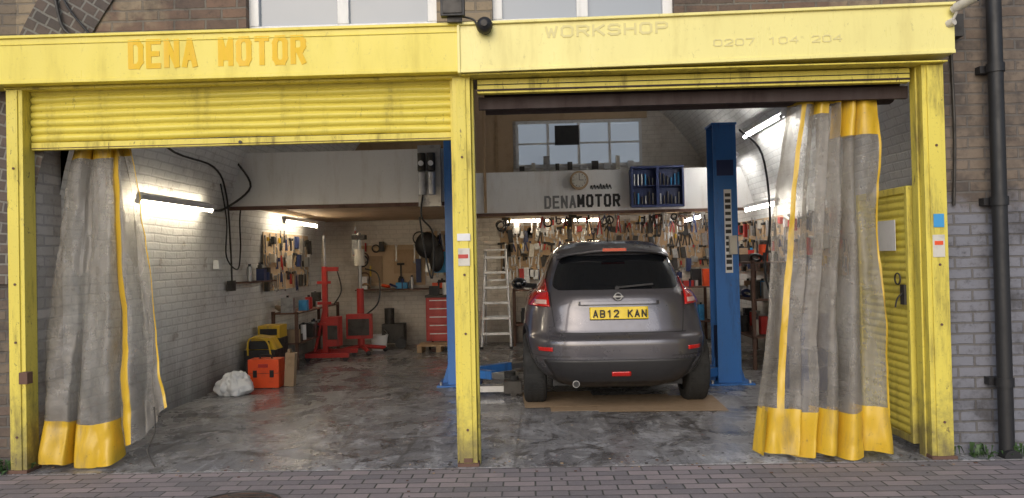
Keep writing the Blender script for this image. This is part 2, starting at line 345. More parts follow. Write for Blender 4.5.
w.box(x0,x1,12.70,12.738,z0,z0+.05,m_whitef); w.box(x0,x1,12.70,12.738,z1-.05,z1,m_whitef)
for k in range(5): xx=x0+(x1-x0-.045)*k/4; w.box(xx,xx+.045,12.695,12.736,z0+.05,z1-.05,m_whitef)
w.box(x0+.04,x1,12.69,12.73,3.3,3.33,m_whitef)
w.box(x0+.03,x1-.03,12.72,12.726,z0+.04,z1-.04,m_glowpane)
w.box(.45,.85,12.62,12.68,3.28,3.6,m_black)
for k in range(10): xx=x0+.05+k*.2; w.box(xx,xx+.06+.08*R.random(),12.6,12.66,2.86,2.93+.2*R.random()**2,R.choice([m_dark,m_steel,m_cream,m_cream,m_paper]))
w.make('office_window',B)
# ------------------------------------------------------------------ door frame posts
w=MB()
def post(x0,x1,m=m_yelpost):
    w.box(x0,x1,5.16,5.29,0,2.655,m); w.box(x0+.03,x1-.03,5.15,5.159,0.02,2.64,m)
    w.box(x0-.012,x1+.012,5.14,5.30,0,.025,m_rust)
post(-3.605,-3.49); post(-.510,-.388); post(2.655,2.80)
w.box(-.53,-.512,5.22,5.29,0,2.65,m_yelpost); w.box(-.386,-.370,5.22,5.29,0,2.65,m_yelpost); w.box(2.640,2.653,5.22,5.3,0,2.65,m_yelpost)
for z in (.25,.9,1.3,2.1):
    for x in (-3.55,-.45,2.735): w.cyl((x,5.145,z),(x,5.151,z),.009,m_rust,8)
w.box(-3.50,-3.44,5.10,5.16,.62,.70,m_rust); w.box(-.48,-.42,5.144,5.149,.03,.06,m_rust)
w.box(-.495,-.405,5.1445,5.1495,1.53,1.58,m_paper); w.box(-.49,-.41,5.1445,5.1495,1.36,1.48,m_cream); w.box(-.49,-.42,5.144,5.149,1.41,1.44,m_red)
w.box(2.70,2.77,5.1445,5.1495,1.55,1.64,m_skyblue); w.box(2.69,2.77,5.1445,5.1495,1.35,1.50,m_cream); w.box(2.70,2.76,5.144,5.149,1.43,1.46,m_orange)
w.make('door_frame',None,.006)
# ------------------------------------------------------------------ roller shutters
def shutter(name,x0,x1,zb,zt,y,par):
    pitch=.0545; n=int((zt-zb)/pitch)+1
    def fn(u,v):
        zz=zb+v*n*pitch; ph=(zz-zb)/pitch; fr=ph-math.floor(ph+1e-6)
        yy=y-.024*max(0,math.sin(math.pi*min(1,max(0,fr))))**.55
        return (x0+(x1-x0)*u,yy+.005*noise.noise(Vector((u*9,zz*6,0)))+.006*noise.noise(Vector((u*30,math.floor(ph+1e-6)*3,4))),zz+.006*math.sin(u*3)+.002*math.sin(u*17+math.floor(ph)))
    return grid(name,fn,90,n*10,[m_shut],par)
S=empty('roller_shutter'); shutter('slats',-3.485,-.51,2.29,2.75,5.262,S)
w=MB(); w.box(-3.48,-.515,5.235,5.275,2.235,2.287,m_yelpost); w.box(-3.48,-.515,5.23,5.234,2.245,2.25,m_rust)
w.cyl((-2.0,5.225,2.255),(-2.0,5.236,2.255),.012,m_dark,10); w.make('bottom_bar',S,.004)
S=empty('roller_shutter')
w=MB(); w.box(-.34,2.605,5.215,5.27,2.545,2.64,m_yelpost); w.box(-.34,2.605,5.205,5.214,2.56,2.572,m_dkbrown); w.box(-.34,2.605,5.208,5.2145,2.60,2.606,m_dark); w.make('bottom_bar',S,.004)
w=MB(); w.cyl((-.3,5.5,2.62),(2.6,5.5,2.62),.17,m_dkbrown,24); w.box(-.34,2.64,5.32,5.36,2.455,2.54,m_dkbrown); w.make('shutter_roll',S)
w=MB(); w.cyl((-3.4,5.5,2.55),(-.5,5.5,2.55),.17,m_dkbrown,24); w.make('shutter_roll',S)
# ------------------------------------------------------------------ fascia signs
F=empty('fascia_sign')
w=MB(); w.box(-4.9,-.452,5.08,5.28,2.665,2.99,m_fascL); w.box(-4.9,-.452,5.074,5.0795,2.93,2.937,m_fascL); w.box(-4.9,-.452,5.065,5.0795,2.975,2.995,m_fascL); w.box(-4.9,-.452,5.072,5.0795,2.665,2.69,m_fascL)
w.box(-3.62,-.46,5.16,5.30,2.645,2.663,m_yelpost); w.make('panel',F,.004)
blocktext('sign_lettering','DENA MOTOR',-2.70,-1.49,2.745,2.945,5.0785,m_letterY,F,.036,0,.18)
F=empty('fascia_sign')
w=MB(); w.prism([(-.448,2.66),(2.84,2.70),(2.84,3.025),(-.448,2.985)],5.08,5.28,m_fascR); w.prism([(-.448,2.975),(2.845,3.015),(2.845,3.035),(-.448,2.995)],5.06,5.0795,m_fascR)
w.prism([(-.448,2.657),(2.84,2.697),(2.84,2.722),(-.448,2.682)],5.072,5.0795,m_fascR); w.box(-.46,-.44,5.066,5.28,2.655,3.0,m_fascR); w.box(-.44,2.8,5.10,5.25,2.648,2.659,m_yelpost)
w.make('panel',F,.004)
blocktext('sign_lettering','WORKSHOP',.13,.95,2.875,2.955,5.0785,m_letterG,F,.016,.012,.22)
blocktext('sign_phone_number','0207 104 204',1.25,2.1,2.785,2.835,5.0785,m_letterG,F,.009,.012,.22)
# ------------------------------------------------------------------ facade fittings
w=MB(); w.cyl((3.17,5.2,-.0),(3.17,5.2,6.5),.047,m_black,20)
for z in (.5,1.72,2.62,3.5): w.cyl((3.17,5.2,z-.03),(3.17,5.2,z+.03),.056,m_black,20); w.box(3.09,3.25,5.24,5.30,z-.025,z+.025,m_black)
w.cyl((3.17,5.2,.0),(3.17,5.13,.0),.06,m_black,16); w.make('drainpipe')
w=MB(); w.box(-.56,-.40,5.0,5.06,3.02,3.14,m_black); w.box(-.545,-.415,4.993,5.0,3.035,3.125,m_dark); w.box(-.49,-.47,5.06,5.29,3.08,3.1,m_dark); w.box(-.52,-.42,5.03,5.05,2.985,3.03,m_dark); w.make('floodlight',None,.008)
w=MB(); w.sphere((-.27,5.02,2.955),.055,m_black); w.cyl((-.27,5.02,2.955),(-.27,5.08,2.955),.045,m_black,20); w.cyl((-.27,4.96,2.955),(-.27,4.98,2.955),.022,m_dark,16); w.path([(-.27,5.05,2.91),(-.31,5.05,2.93),(-.34,5.05,3.0),(-.42,5.06,3.03)],.007,m_black); w.make('security_camera')
w=MB(); w.T=Matrix.Translation((2.85,5.0,2.99))@Matrix.Rotation(.5,4,'Z')@Matrix.Rotation(-.2,4,'X')@Matrix.Scale(.75,4); w.cyl((0,-.1,0),(0,.09,0),.035,m_cream,20); w.cyl((0,-.13,.006),(0,.06,.006),.041,m_cream,20); w.cyl((0,-.1345,0),(0,-.131,0),.033,m_black,20); w.cyl((0,.05,-.02),(0,.12,-.10),.012,m_cream,10); w.cyl((0,.1,-.1),(0,.16,-.1),.035,m_cream,16); w.make('security_camera')
w=MB(); w.path([(-3.35,5.27,3.6),(-3.3,5.26,3.25),(-3.22,5.25,3.06),(-3.0,5.25,3.01),(-2.4,5.24,3.015)],.012,m_dark); w.path([(-3.28,5.27,3.6),(-3.25,5.26,3.3),(-3.05,5.25,3.03)],.008,m_black); w.make('electric_cable')
w=MB(); w.box(2.88,2.98,5.22,5.299,2.85,3.0,m_dark); w.path([(2.92,5.28,2.9),(2.93,5.28,2.2),(2.91,5.28,1.7)],.01,m_dark); w.make('junction_box')
# ------------------------------------------------------------------ curtains
def curtain(name,xt,xb,zt,zbf,y0t,y0b,folds,isY,amp0,amp1,seed,flare):
    def fn(u,v):
        uw=u+.05*math.sin(6.3*u+seed)+.028*math.sin(15*u+seed*2)
        ph=2*math.pi*folds*uw+.8*math.sin(2.5*v+seed)+2.0*noise.noise(Vector((u*2.5,v*1.6,seed)))
        s=v**flare; x=(xt[0]+(xt[1]-xt[0])*u)*(1-s)+(xb[0]+(xb[1]-xb[0])*u)*s
        A=(amp0*(1-v)+amp1*v)*max(.25,1.0+1.3*noise.noise(Vector((u*4,v*1.5,seed+5))))
        cs=math.sin(ph); cs=math.copysign(abs(cs)**.75,cs)
        y=(y0t*(1-v)+y0b*v)+A*cs+.25*A*math.sin(2.3*ph+1+2*v)
        x+=.5*A*math.cos(ph+.6)+.03*noise.noise(Vector((u*3,v*4,seed+9)))
        rd=1-abs(noise.noise(Vector((u*5+v*2.5,v*6-u*2,seed)))*2)
        y+=.022*noise.noise(Vector((u*8,v*6,seed)))+.018*rd+.010*noise.noise(Vector((u*22,v*20,seed)))
        z=zt*(1-v)+zbf(u)*v+((.02*math.sin(ph*.5)+.02*noise.noise(Vector((u*6,seed,1)))) if v>.01 else 0)*v
        return (x,y,max(z,.012))
    return grid(name,fn,240,180,[m_pvc,m_cyel],None,lambda u,v:1 if isY(u,v) else 0)
curtain('plastic_strip_curtain',(-3.27,-2.88),(-3.56,-2.54),2.33,lambda u:.03+(.42*max(0,(u-.58)/.42)**1.2),5.42,5.27,3.6,
        lambda u,v:(v>.87 and u<.64) or .70<u<.74 or v<.06 or u>.993,.05,.07,1.0,.8)
curtain('plastic_strip_curtain',(1.86,2.42),(1.50,2.37),2.50,lambda u:.03,5.44,5.22,5.0,
        lambda u,v:v>.88 or .155<u<.19 or u>.98 or (u>.55 and v<.115) or (.3<u<.42 and v<.05) or v<.02,.055,.08,3.3,.85)
w=MB(); w.cyl((-3.45,5.42,2.36),(-.6,5.42,2.36),.014,m_steel,10); w.cyl((1.2,5.44,2.51),(2.62,5.44,2.51),.014,m_steel,10)
for i in range(9): w.ring((1.86+i*.07,5.44,2.50),(1,0,.3),.025,.004,m_steel,12,6)
w.path([(-2.66,5.28,.42),(-2.65,5.26,.25),(-2.69,5.24,.12),(-2.63,5.22,.015)],.006,m_dark); w.make('curtain_rail')
# ------------------------------------------------------------------ folded metal door, right
D=empty('metal_door')
w=MB(); X0=2.625; Y1=6.12
w.box(X0-.005,X0+.04,5.34,5.38,.06,1.85,m_yelpost); w.box(X0-.005,X0+.04,Y1,Y1+.04,.06,1.85,m_yelpost); w.box(X0-.005,X0+.04,5.38,Y1,1.80,1.85,m_yelpost); w.box(X0-.005,X0+.04,5.38,Y1,.06,.11,m_yelpost)
w.make('frame',D,.004)
def dr(u,v):
    z=.11+1.69*v; fr=(z/.0545)%1; return (X0+.018-.016*math.sin(math.pi*fr)**.7+.003*noise.noise(Vector((u*4,z*4,2))),5.38+(Y1-5.38)*u,z)
grid('panel',dr,6,310,[m_shut],D)
w=MB(); w.box(X0-.02,X0-.004,5.38,5.44,1.02,1.16,m_dark); w.path([(X0-.02,5.41,1.1),(X0-.05,5.42,1.06),(X0-.06,5.43,1.0)],.006,m_dark); w.ring((X0-.03,5.45,1.2),(1,0,0),.04,.006,m_dark,16,6); w.make('lock_chain',D)
w=MB(); w.box(X0-.024,X0-.021,5.48,5.75,1.40,1.62,m_paper); w.make('notice_sheet',D)
# ------------------------------------------------------------------ lamps
def lamp(p0,p1,mat,up=(0,0,1)):
    w=MB(); p0=Vector(p0);p1=Vector(p1);d=(p1-p0).normalized(); L_=(p1-p0).length
    side=Vector(up).cross(d).normalized(); upv=d.cross(side)
    w.T=Matrix.Translation(p0)@Matrix((( d.x,side.x,upv.x,0),(d.y,side.y,upv.y,0),(d.z,side.z,upv.z,0),(0,0,0,1)))
    w.box(-.02,L_+.02,-.03,.03,.03,.075,m_whitef); w.box(-.02,.01,-.02,.02,-.02,.03,m_whitef); w.box(L_-.01,L_+.02,-.02,.02,-.02,.03,m_whitef)
    w.cyl((.011,0,0),(L_-.011,0,0),.015,mat,8)
    w.make('fluorescent_light')
lamp((-3.36,6.45,1.97),(-3.36,7.95,1.98),m_tube,(.5,0,1))
lamp((-3.25,10.0,1.96),(-3.25,11.5,1.96),m_tube)
lamp((2.78,8.4,2.90),(2.78,9.8,2.90),m_tube3,(.6,0,.6))
lamp((2.80,10.4,2.72),(2.80,11.0,2.72),m_tube3,(.6,0,.6))
lamp((-.35,11.7,1.98),(.3,11.7,1.98),m_tube)
lamp((.5,11.9,1.98),(1.1,11.9,1.98),m_tube)
lamp((2.55,11.3,1.96),(2.55,12.5,1.96),m_tube2)
lamp((3.0,9.3,2.0),(3.0,10.6,2.0),m_tube2)
# ------------------------------------------------------------------ vehicle lift
V=empty('vehicle_lift')
def column(xc,yc,sgn,name):
    w=MB(); hw=.125; d=.15; H=2.80
    w.box(xc-hw,xc+hw,yc-d,yc-d+.012,.02,H,m_blue); w.box(xc-hw,xc+hw,yc+d-.012,yc+d,.02,H,m_blue)
    xo=xc+sgn*hw; w.box(min(xo,xo-sgn*.012),max(xo,xo-sgn*.012),yc-d+.013,yc+d-.013,.02,H,m_blue)
    w.box(xc-hw-.01,xc+hw+.01,yc-d-.01,yc+d+.01,H+.001,H+.025,m_blue)
    w.cyl((xc-sgn*.02,yc,.05),(xc-sgn*.02,yc,H-.01),.025,m_steel,12)
    w.box(xc-.10,xc+.10,yc-.12,yc+.12,.16,.62,m_dkblue)
    w.box(xc-.24,xc+.24,yc-.26,yc+.30,.005,.022,m_blue)
    w.prism([(xc-.2,.022),(xc-hw,.022),(xc-hw,.28)],yc-.02,yc,m_blue); w.prism([(xc+.2,.022),(xc+hw,.28),(xc+hw,.022)],yc-.02,yc,m_blue)
    for sx in(-.2,.2):
        for sy in(-.2,.22): w.cyl((xc+sx,yc+sy,.02),(xc+sx,yc+sy,.055),.018,m_steel,6)
    for k,(dx,dy) in enumerate(((-sgn*.45,-.35),(-sgn*.7,.6))):
        p0=Vector((xc-sgn*.12,yc+(-.06 if k==0 else .06),.13)); p1=p0+Vector((dx,dy,0)); d_=(p1-p0).normalized(); a=math.atan2(d_.y,d_.x)
        w.T=Matrix.Translation(p0)@Matrix.Rotation(a,4,'Z'); l=(p1-p0).length
        w.box(0,l*.6,-.05,.05,-.04,.05,m_blue); w.box(l*.5,l,-.035,.035,-.03,.035,m_steel); w.cyl((l,0,-.03),(l,0,.06),.06,m_rubber,20); w.T=Matrix.Identity(4)
    if sgn>0:
        w.box(xc-.02,xc+.06,yc-d-.004,yc-d-.001,1.2,2.10,m_paper)
        for k in range(13): w.box(xc-.01,xc+.05,yc-d-.007,yc-d-.0045,1.23+k*.066,1.23+k*.066+.03+.02*R.random(),m_dark)
        w.box(xc-.09,xc+.09,yc-d-.004,yc-d-.001,2.25,2.42,m_dkblue)
        w.box(xc+.02,xc+.10,yc-d-.05,yc-d-.008,1.4,1.6,m_cream)
    w.make(name,V,.003)
column(2.12,8.4,1,'column_1'); column(-.82,8.6,-1,'column_2')
# ------------------------------------------------------------------ car
C=empty('parked_car'); CXc,CY0=.785,6.76
rows=np.array([(.20,.58,.30,3.85,5),(.25,.65,.14,3.95,5),(.34,.78,.05,4.02,5),(.46,.86,.0,4.08,5.0),(.58,.885,-.01,4.12,5.0),(.66,.888,.0,4.11,5.0),(.71,.885,.065,4.08,5),(.80,.878,.10,4.03,4.8),
 (.90,.865,.13,3.92,4.6),(.98,.84,.145,3.7,4.4),(1.045,.79,.17,3.3,4.4),(1.09,.725,.205,3.0,4.6),(1.16,.675,.255,2.88,4.7),(1.27,.64,.34,2.66,4.7),(1.38,.60,.425,2.44,4.3),
 (1.46,.56,.48,2.27,4.0),(1.515,.50,.56,2.12,3.5),(1.55,.42,.72,1.98,3.0),(1.568,.30,.95,1.85,2.6),(1.575,.10,1.25,1.6,2.3)])
def cr(t):
    n=len(rows)-1; i=min(int(t),n-1); f=t-i
    p0=rows[max(i-1,0)];p1=rows[i];p2=rows[i+1];p3=rows[min(i+2,n)]
    return .5*((2*p1)+(p2-p0)*f+(2*p0-5*p1+4*p2-p3)*f*f+(3*p1-p0-3*p2+p3)*f**3)
TT=np.linspace(0,len(rows)-1,900); ZZ=np.array([cr(t)[0] for t in TT])
def atz(z): return cr(float(np.interp(z,ZZ,TT)))
def waist(s,z):
    return 1-.045*math.exp(-((s-2.0)/.75)**2)*(1 if z<1.0 else max(0,1-(z-1.0)/.1))
def rear(x,z):
    _,w_,r,F_,n=atz(z); p=min(abs(x)/w_,.9995); a=(F_-r)/2; s=(r+F_)/2-a*(1-p**n)**(1/n)
    return Vector((CXc+x,CY0+s,z))
def side(s,z,sg):
    _,w_,r,F_,n=atz(z); a=(F_-r)/2; q=min(abs(s-(r+F_)/2)/a,.9995)
    return Vector((CXc+sg*w_*waist(s,z)*(1-q**n)**(1/n),CY0+s,z))
def front(x,z):
    _,w_,r,F_,n=atz(z); p=min(abs(x)/w_,.9995); a=(F_-r)/2; return Vector((CXc+x,CY0+(r+F_)/2+a*(1-p**n)**(1/n),z))
m_car=paint('car_metallic_grey',(.125,.12,.135),(.08,.073,.07),.3,.30,1.5,False,.55,.5,0,1,low=0)
m_cglass=glassm('car_glass',(.006,.007,.009),.04)
m_ctrim=plain('car_black_trim',(.03,.029,.031),.45)
m_tail=paint('tail_lamp_red',(.62,.015,.012),(.3,.0,.0),.3,.12,4,False,0,.7,0,1)
m_tailc=paint('tail_lamp_clear',(.75,.50,.46),(.5,.2,.2),.2,.15,4,False,0,.7,0,1)
m_plate=plain('plate_yellow',(.85,.62,.03),.4,0,.1)
Nc=132; lv=[cr(t) for t in np.linspace(0,len(rows)-1,120)]
vs=[];fs=[]
for (z,w_,r,F_,n) in lv:
    a=(F_-r)/2; s0=(r+F_)/2
    for k in range(Nc):
        t=2*math.pi*k/Nc; c,s=math.cos(t),math.sin(t); rho=(abs(c)**n+abs(s)**n)**(-1/n)
        ss=s0+a*rho*c; x=w_*rho*s*waist(ss,z); vs.append((CXc+x,CY0+ss,z))
for j in range(len(lv)-1):
    for k in range(Nc): fs.append((j*Nc+k,(j+1)*Nc+k,(j+1)*Nc+(k+1)%Nc,j*Nc+(k+1)%Nc))
fs.append(list(range(Nc))); fs.append([ (len(lv)-1)*Nc+k for k in range(Nc)][::-1])
me=bpy.data.meshes.new('body'); me.from_pydata(vs,[],fs); me.materials.append(m_car); me.materials.append(m_ctrim)
import bmesh
bm=bmesh.new(); bm.from_mesh(me); bmesh.ops.recalc_face_normals(bm,faces=bm.faces); bm.to_mesh(me); bm.free()
for pl in me.polygons:
    pl.use_smooth=True
    if pl.center.z<.33: pl.material_index=1
body=bpy.data.objects.new('body',me); sc.collection.objects.link(body); body.parent=C
ARX=[.70,3.25]; WR=.335
for i,s in enumerate(ARX):
    w=MB(); w.cyl((CXc-1.2,CY0+s,WR+.01),(CXc+1.2,CY0+s,WR+.01),.39,m_ctrim,48)
    me2=bpy.data.meshes.new('c'); me2.from_pydata(w.v,[],w.f); me2.materials.append(m_ctrim)
    b2=bmesh.new(); b2.from_mesh(me2); bmesh.ops.remove_doubles(b2,verts=b2.verts,dist=1e-5); bmesh.ops.recalc_face_normals(b2,faces=b2.faces); b2.to_mesh(me2); b2.free()
    co=bpy.data.objects.new('cutter',me2); sc.collection.objects.link(co)
    md=body.modifiers.new('arch','BOOLEAN'); md.object=co; md.operation='DIFFERENCE'; md.solver='EXACT'
bpy.context.view_layer.update()
dg=bpy.context.evaluated_depsgraph_get(); nm=bpy.data.meshes.new_from_object(body.evaluated_get(dg)); body.modifiers.clear(); body.data=nm
for o in [o for o in bpy.data.objects if o.name.startswith('cutter')]: bpy.data.objects.remove(o)
w=MB(); w.box(CXc-.60,CXc+.60,CY0+.35,CY0+3.85,.21,.95,m_black); w.cyl((CXc-.7,CY0+.7,.3),(CXc+.7,CY0+.7,.3),.04,m_dark,12)
w.cyl((CXc-.40,CY0+.08,.265),(CXc-.40,CY0+.5,.265),.032,m_steel,20); w.cyl((CXc-.40,CY0+.075,.265),(CXc-.40,CY0+.079,.265),.026,m_black,20); w.make('underbody',C)
def cpatch(name,f,nu,nv,mat,off=.003,thick=0):
    cen=Vector((CXc,CY0+2,.8)); e=1e-3
    def fn(u,v):
        p_=f(u,v); du=f(min(u+e,1),v)-f(max(u-e,0),v); dv=f(u,min(v+e,1))-f(u,max(v-e,0)); n_=du.cross(dv)
        if n_.length<1e-12: return p_
        n_.normalize()
        if n_.dot(p_-cen)<0: n_=-n_
        return p_+n_*off
    return grid(name,fn,nu,nv,[mat],C,None,None,thick)
lerp=lambda a,b,t:a+(b-a)*t
def rp(name,z0,z1,xl,xr,mat,off=.003,thick=0,nu=24,nv=16): return cpatch(name,lambda u,v:rear(lerp(xl(v),xr(v),u),lerp(z0,z1,v)),nu,nv,mat,off,thick)
hw=lambda v:lerp(.605,.50,v)*(1-.12*abs(2*v-1)**6)
rp('rear_window',1.10,1.415,lambda v:-hw(v),hw,m_cglass,.004,0,30,20)
rp('lower_bumper',.27,.49,lambda v:-lerp(.56,.68,v),lambda v:lerp(.56,.68,v),m_ctrim,.006,.004,40,10)
rp('number_plate_surround',.815,.965,lambda v:-.30,lambda v:.30,m_car,-.0015)
rp('plate',.835,.945,lambda v:-.262,lambda v:.262,m_plate,.02,.006)
rp('tailgate_handle',.965,.99,lambda v:-.36,lambda v:.36,m_car,.022,.024)
rp('seam',.715,.723,lambda v:-.60,lambda v:.60,m_black,.001,0,50,1)
for sg in (-1,1):
    rp('seam',.72,1.08,lambda v:sg*lerp(.56,.61,v**.7),lambda v:sg*(lerp(.56,.61,v**.7)+.008),m_black,.001,0,1,20)
    rp('tail_lamp',.95,1.075,lambda v:sg*lerp(.61,.62,v**.8),lambda v:sg*atz(lerp(.95,1.075,v))[1]*lerp(.94,.995,v),m_tail,.014,.02,18,12)
    rp('tail_lamp_spine',1.07,1.20,lambda v:sg*lerp(.625,.638,v),lambda v:sg*lerp(atz(1.07)[1]*.985,atz(1.20)[1]*.985,v),m_tail,.010,.012,8,12)
    rp('reversing_lamp',.968,1.005,lambda v:sg*.63,lambda v:sg*.73,m_tailc,.026,.004,8,6)
    rp('reflector',.565,.60,lambda v:sg*.60,lambda v:sg*.73,m_tail,.006,.006,10,4)
    rp('bumper_crease',.515,.524,lambda v:sg*.45,lambda v:sg*.80,m_ctrim,.001,0,16,1)
    cpatch('side_window',lambda u,v:side(lerp(lerp(.62,.80,v),lerp(2.75,2.25,v),u),lerp(1.10,1.40,v),sg),30,12,m_cglass,.004)
    cpatch('door_seam',lambda u,v:side(lerp(1.62,1.63,u),lerp(.38,1.4,v),sg),1,24,m_black,.003)
    cpatch('sill',lambda u,v:side(lerp(1.15,2.8,u),lerp(.27,.36,v),sg),20,4,m_ctrim,.006)
    w=MB(); w.sphere((CXc+sg*.93,CY0+2.55,1.10),.1,m_car,20,12,(.95,.6,.72)); w.sphere((CXc+sg*.93,CY0+2.515,1.10),.08,m_cglass,20,12,(.95,.6,.72)); w.cyl((CXc+sg*.70,CY0+2.62,1.06),(CXc+sg*.9,CY0+2.56,1.08),.03,m_ctrim,10); w.make('door_mirror',C)
    w=MB(); p_=front(sg*.55,.78); w.sphere(p_,.11,m_paneD,20,12,(1,.5,1)); w.make('headlamp',C)
    for s in ARX:
        def al(u,v,s=s):
            a=lerp(-.25,math.pi+.25,u); r_=lerp(.392,.425,v); return side(s+r_*math.cos(a),max(.22,WR+.01+r_*math.sin(a)),sg)
        cpatch('wheel_arch_trim',al,36,2,m_ctrim,.004,.006)
cpatch('windscreen',lambda u,v:front(lerp(-1,1,u)*lerp(.60,.50,v),lerp(1.1,1.45,v)),20,12,m_cglass,.004)
cpatch('grille',lambda u,v:front(lerp(-.35,.35,u),lerp(.5,.7,v)),12,4,m_black,.004)
rp('fog_lamp',.345,.385,lambda v:-.085,lambda v:.085,m_tail,.014,.008,8,4)
blocktext('plate_characters','AB12 KAN',CXc-.235,CXc+.25,.855,.925,CY0+.088,m_black,C,.011,0,.35)
w=MB(); w.ring((CXc,CY0+.135,1.04),(0,1,-.1),.032,.006,m_steel,24,8); w.box(CXc-.045,CXc+.045,CY0+.125,CY0+.135,1.033,1.047,m_steel); w.make('badge',C)
w=MB(); w.cyl((CXc,CY0+.20,1.115),(CXc,CY0+.245,1.115),.02,m_black,12); w.T=Matrix.Translation((CXc,CY0+.215,1.12))@Matrix.Rotation(-.08,4,'Y'); w.box(0,.33,-.008,.004,-.008,.008,m_black); w.make('rear_wiper',C)
pr=[(.62,1.545),(.50,1.525),(.385,1.480),(.365,1.462),(.385,1.450),(.50,1.455),(.62,1.46)]
def spf(u,v):
    x=lerp(-.53,.53,u); k=(x/.53)**2; t=v*(len(pr)-1); i=min(int(t),len(pr)-2); f=t-i
    s=lerp(pr[i][0],pr[i+1][0],f); z=lerp(pr[i][1],pr[i+1][1],f); e=abs(x/.53)**8
    return (CXc+x,CY0+s+.09*k+.06*e,z-.05*k-.02*e)
grid('roof_spoiler',spf,40,24,[m_car],C)
w=MB(); w.box(CXc-.11,CXc+.11,CY0+.352,CY0+.37,1.452,1.48,m_tail); w.cyl((CXc,CY0+1.0,1.56),(CXc,CY0+.85,1.68),.006,m_black,8); w.make('high_brake_lamp',C)
for s in ARX:
    for sg in(-1,1):
        w=MB(); xc=CXc+sg*.765; y=CY0+s
        pf=[(-.107,.24),(-.11,.29),(-.10,.322),(-.085,.333),(-.03,.336),(.03,.336),(.085,.333),(.10,.322),(.11,.29),(.107,.24)]
        n=48; vv=[]; ff=[]
        for i in range(n):
            a=2*math.pi*i/n
            for (dx,r_) in pf: vv.append((xc+dx,y+r_*math.cos(a),WR+.004+r_*math.sin(a)))
        k=len(pf)
        for i in range(n):
            for j in range(k-1): ff.append((i*k+j,i*k+j+1,((i+1)%n)*k+j+1,((i+1)%n)*k+j))
        w.add(vv,ff,m_rubber,True)
        for i in range(60):
            a=2*math.pi*i/60
            for dx in (-.055,0,.055):
                w.T=Matrix.Translation((xc+dx,y,WR+.004))@Matrix.Rotation(a,4,'X'); w.box(-.02,.02,-.012,.012,.33,.3385,m_rubber)
        w.T=Matrix.Identity(4)
        w.cyl((xc-sg*.08,y,WR),(xc+sg*.05,y,WR),.235,m_dark,32); w.cyl((xc+sg*.05,y,WR),(xc+sg*.09,y,WR),.06,m_alu,20)
        for q in range(5):
            a=2*math.pi*q/5; w.T=Matrix.Translation((xc,y,WR))@Matrix.Rotation(a,4,'X'); w.box(min(sg*.06,sg*.09),max(sg*.06,sg*.09),-.03,.03,.03,.23,m_alu)
        w.T=Matrix.Identity(4); w.ring((xc+sg*.095,y,WR),(1,0,0),.235,.012,m_alu,40,8)
        w.make('wheel',C)
w=MB()
for i,(a,b,c,d,r_) in enumerate([(.15,1.35,6.95,7.7,.02),(.6,1.75,6.85,7.6,-.04),(-.1,.6,7.1,7.9,.05)]):
    w.T=Matrix.Translation(((a+b)/2,(c+d)/2,0))@Matrix.Rotation(r_,4,'Z'); w.box(-(b-a)/2,(b-a)/2,-(d-c)/2,(d-c)/2,.006+i*.004,.0085+i*.004,m_card)
w.T=Matrix.Identity(4); w.make('cardboard_sheet')
# ------------------------------------------------------------------ tools
TC=[m_steel,m_steel,m_dark,m_dark,m_red,m_black,m_dkblue,m_cream,m_alu]
def tool(w,l,kind):
    if kind==0:
        w.box(-.009,.009,-.012,0,-l,0,m_steel); w.ring((0,-.006,0),(0,1,0),.018,.007,m_steel,10,5); w.ring((0,-.006,-l),(0,1,0),.018,.008,m_steel,8,5,.6,5.6)
    elif kind==1:
        w.cyl((0,-.02,-l),(0,-.02,0),.013,R.choice([m_wood,m_dark,m_black]),8); w.cyl((-.06,-.02,.0),(.06,-.02,.0),.02,m_dark,10)
    elif kind==2:
        h=R.choice([m_red,m_black,m_dkblue,m_dark,m_black])
        w.prism([(-.01,0),(.01,0),(.045,-l),(.025,-l)],-.015,-.003,h); w.prism([(-.01,0),(.01,0),(-.025,-l),(-.045,-l)],-.017,-.005,h); w.prism([(-.018,0),(.018,0),(.006,.07),(-.006,.07)],-.018,-.004,m_steel)
    elif kind==3:
        w.cyl((0,-.02,0),(0,-.02,-l*.4),.016,R.choice([m_red,m_black,m_cyel,m_black,m_dkblue]),8); w.cyl((0,-.02,-l*.4),(0,-.02,-l),.005,m_steel,6)
    elif kind==4:
        w.ring((0,-.02,-l*.35),(0,1,.1),l*.28,.012,R.choice([m_black,m_dark,m_rust]),16,6)
    else:
        w.box(-.04,.04,-.05,0,-l,0,R.choice(TC))
def toolwall(name,o,ax,nrm,W,H,n,board=m_dark,lmin=.1,lmax=.28):
    w=MB(); ax=Vector(ax);nr=Vector(nrm)
    base=Matrix(((ax.x,-nr.x,0,o[0]),(ax.y,-nr.y,0,o[1]),(0,0,1,o[2]),(0,0,0,1)))
    w.T=base
    if board: w.box(0,W,.0,.012,0,H,board)
    rws=max(1,int(H/.2)); per=n//rws
    for r_ in range(rws):
        for i in range(per):
            w.T=base@Matrix.Translation((W*(i+.5)/per+R.uniform(-.02,.02),0,H-.05-r_*H/rws+R.uniform(-.04,.03)))@Matrix.Rotation(R.uniform(-.15,.15),4,'Y')
            tool(w,R.uniform(lmin,lmax)*.8,R.choice([0,0,0,0,1,2,2,3,5,5]))
    w.make(name)
toolwall('tool_board',(-3.50,9.9,1.05),(0,1,0),(1,0,0),2.0,.78,70,m_tan)
toolwall('tool_board',(-.5,12.77,1.05),(1,0,0),(0,-1,0),1.9,.9,150,m_wood)
toolwall('tool_board',(1.45,12.77,1.2),(1,0,0),(0,-1,0),1.75,.8,120,m_wood)
toolwall('tool_board',(3.30,12.6,1.15),(0,-1,0),(-1,0,0),4.6,.75,190,m_tan)
